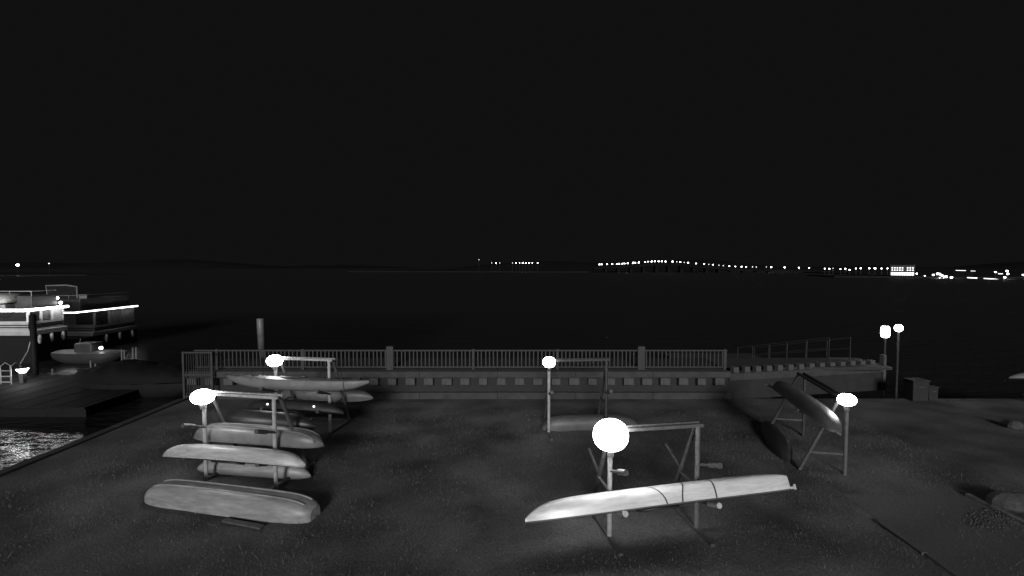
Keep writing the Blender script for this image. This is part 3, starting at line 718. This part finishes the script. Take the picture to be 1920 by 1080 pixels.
for px_, py_, r_, dm in ((1437, 500.5, .3, 1), (1546.5, 503.5, .3, 0), (1555, 504, .36, 0), (1562, 503, .2, 1), (1576, 504.5, .28, 0), (1585, 504, .38, 0), (1593, 506, .38, 0), (1605, 503.4, .3, 0), (1614, 503, .42, 0), (1630, 503.2, .38, 0), (1640.5, 503, .52, 0), (1653, 503.4, .36, 0), (1664, 503.3, .34, 0)):
    far_lamp(px_, py_, 312 if px_ > 1500 else 440, SZ, 'small lamp on the far waterfront between the bridge and the lit building', 'lamps on the far waterfront', r_, bool(dm))
for px_, py_, r_ in ((1719, 513, .34), (1734, 517, .22), (1750, 515.5, .42), (1758, 513.5, .5), (1762, 514, .45), (1767, 517, .48), (1774, 518.5, .5), (1784, 520, .52), (1762, 521, .2), (1769, 521.3, .2)):
    far_lamp(px_, py_, 250 if px_ > 1740 else 262, SZ, 'bright lamp in the dense cluster on the shore right of the lit building'.replace('right of', 'past'), 'dense cluster of shore lamps', r_)
for px_, py_, r_ in ((1866.5, 510, .36), (1888, 508, .40), (1889.5, 513.5, .44), (1884, 520, .38), (1918, 515.5, .3)):
    far_lamp(px_, py_, 232, SZ, 'bright lamp above the long lit jetty on the far shore', 'lamps above the lit jetty', r_)
far_lamp(33, 497, 300, SZ, 'single bright lamp on the opposite shore behind the houseboats', None, .75)
far_lamp(92, 494, 300, SZ, 'faint small lamp on the opposite shore beside the single bright one', None, .28, True)

# lit building
p0, p1 = at_y(1671, 500, 268), at_y(1713, 517, 268)
lb = empty('building', mtx=Matrix.Translation(((p0.x + p1.x) / 2, 268, SZ)) @ Matrix.Rotation(-math.atan2((p0.x + p1.x) / 2, 268), 4, 'Z')); tag(lb, 'lit building with three rows of bright windows on the far waterfront', 'building')
Wb = (p1.x - p0.x) * .79; zt = p0.z - SZ
MB().box(-Wb / 2 - .3, Wb / 2 + .3, 0, 9, -1, zt + .9).build('wall', mat('far_wall', .05, .8, .3, .5), lb)
MB().box(-Wb / 2 - .7, Wb / 2 + .7, -.5, 9.4, zt + .9, zt + 1.25).build('roof', SHORE, lb)
WG = glow('lit_window', .9, False); WG2 = glow('lit_shopfront', 1.5, False)
for r_, (py_, hh) in enumerate(((502.3, .62), (506.6, .62), (513.4, 1.5))):
    zc = at_y(1690, py_, 268).z - SZ
    for i in range(9):
        if r_ < 2 and i in (5,) : continue
        xc = -Wb / 2 + Wb * (i + .5) / 9
        MB().box(-.32 if r_ < 2 else -.46, .32 if r_ < 2 else .46, -.06, .02, -hh / 2, hh / 2).build('window', WG if r_ < 2 else WG2, lb, mtx=Matrix.Translation((xc, 0, zc)))
# long jetty with light strip; sheds with lit eaves
def strip(px0_, py0_, px1_, py1_, Y, s_, lab, name, cat, dim):
    a_, b_ = at_y(px0_, py0_, Y), at_y(px1_, py1_, Y); c = (a_ + b_) / 2
    r0 = empty(name, (c.x, Y, SZ)); tag(r0, lab, cat)
    a_ -= r0.location; b_ -= r0.location
    MB().tube([a_, b_], s_, 6).build('light_strip', FARD if dim else glow('strip_glow', 1.6, False), r0)
    MB().beam(a_ + Vector((0, 1, -.35)), b_ + Vector((0, 1, -.35)), 2.0, .4).build('roof', SHORE, r0)
    for f in np.linspace(.05, .95, 5):
        q_ = a_.lerp(b_, f)
        MB().tube([(q_.x, 1, -2), (q_.x, 1, q_.z - .3)], .12, 6).build('post', SHORE, r0)
strip(1845, 522, 1914, 526.3, 230, .13, 'long lit jetty on the far shore under the bright lamps', 'jetty', 'jetty', True)
strip(1814, 520.5, 1832, 521.3, 236, .16, 'short brightly lit shed eave before the long jetty', 'shed', 'shed', False)
strip(1792, 507, 1811, 507.4, 245, .07, 'long dim lit roof edge above the short shed', 'shed', 'shed', True)
strip(1820, 508, 1829, 508.2, 245, .06, 'short dim lit roof edge beside the long one', 'shed', 'shed', True)
strip(1872, 513.2, 1880, 513.4, 231, .11, 'tiny lit canopy between the bright jetty lamps', 'canopy', 'canopy', False)
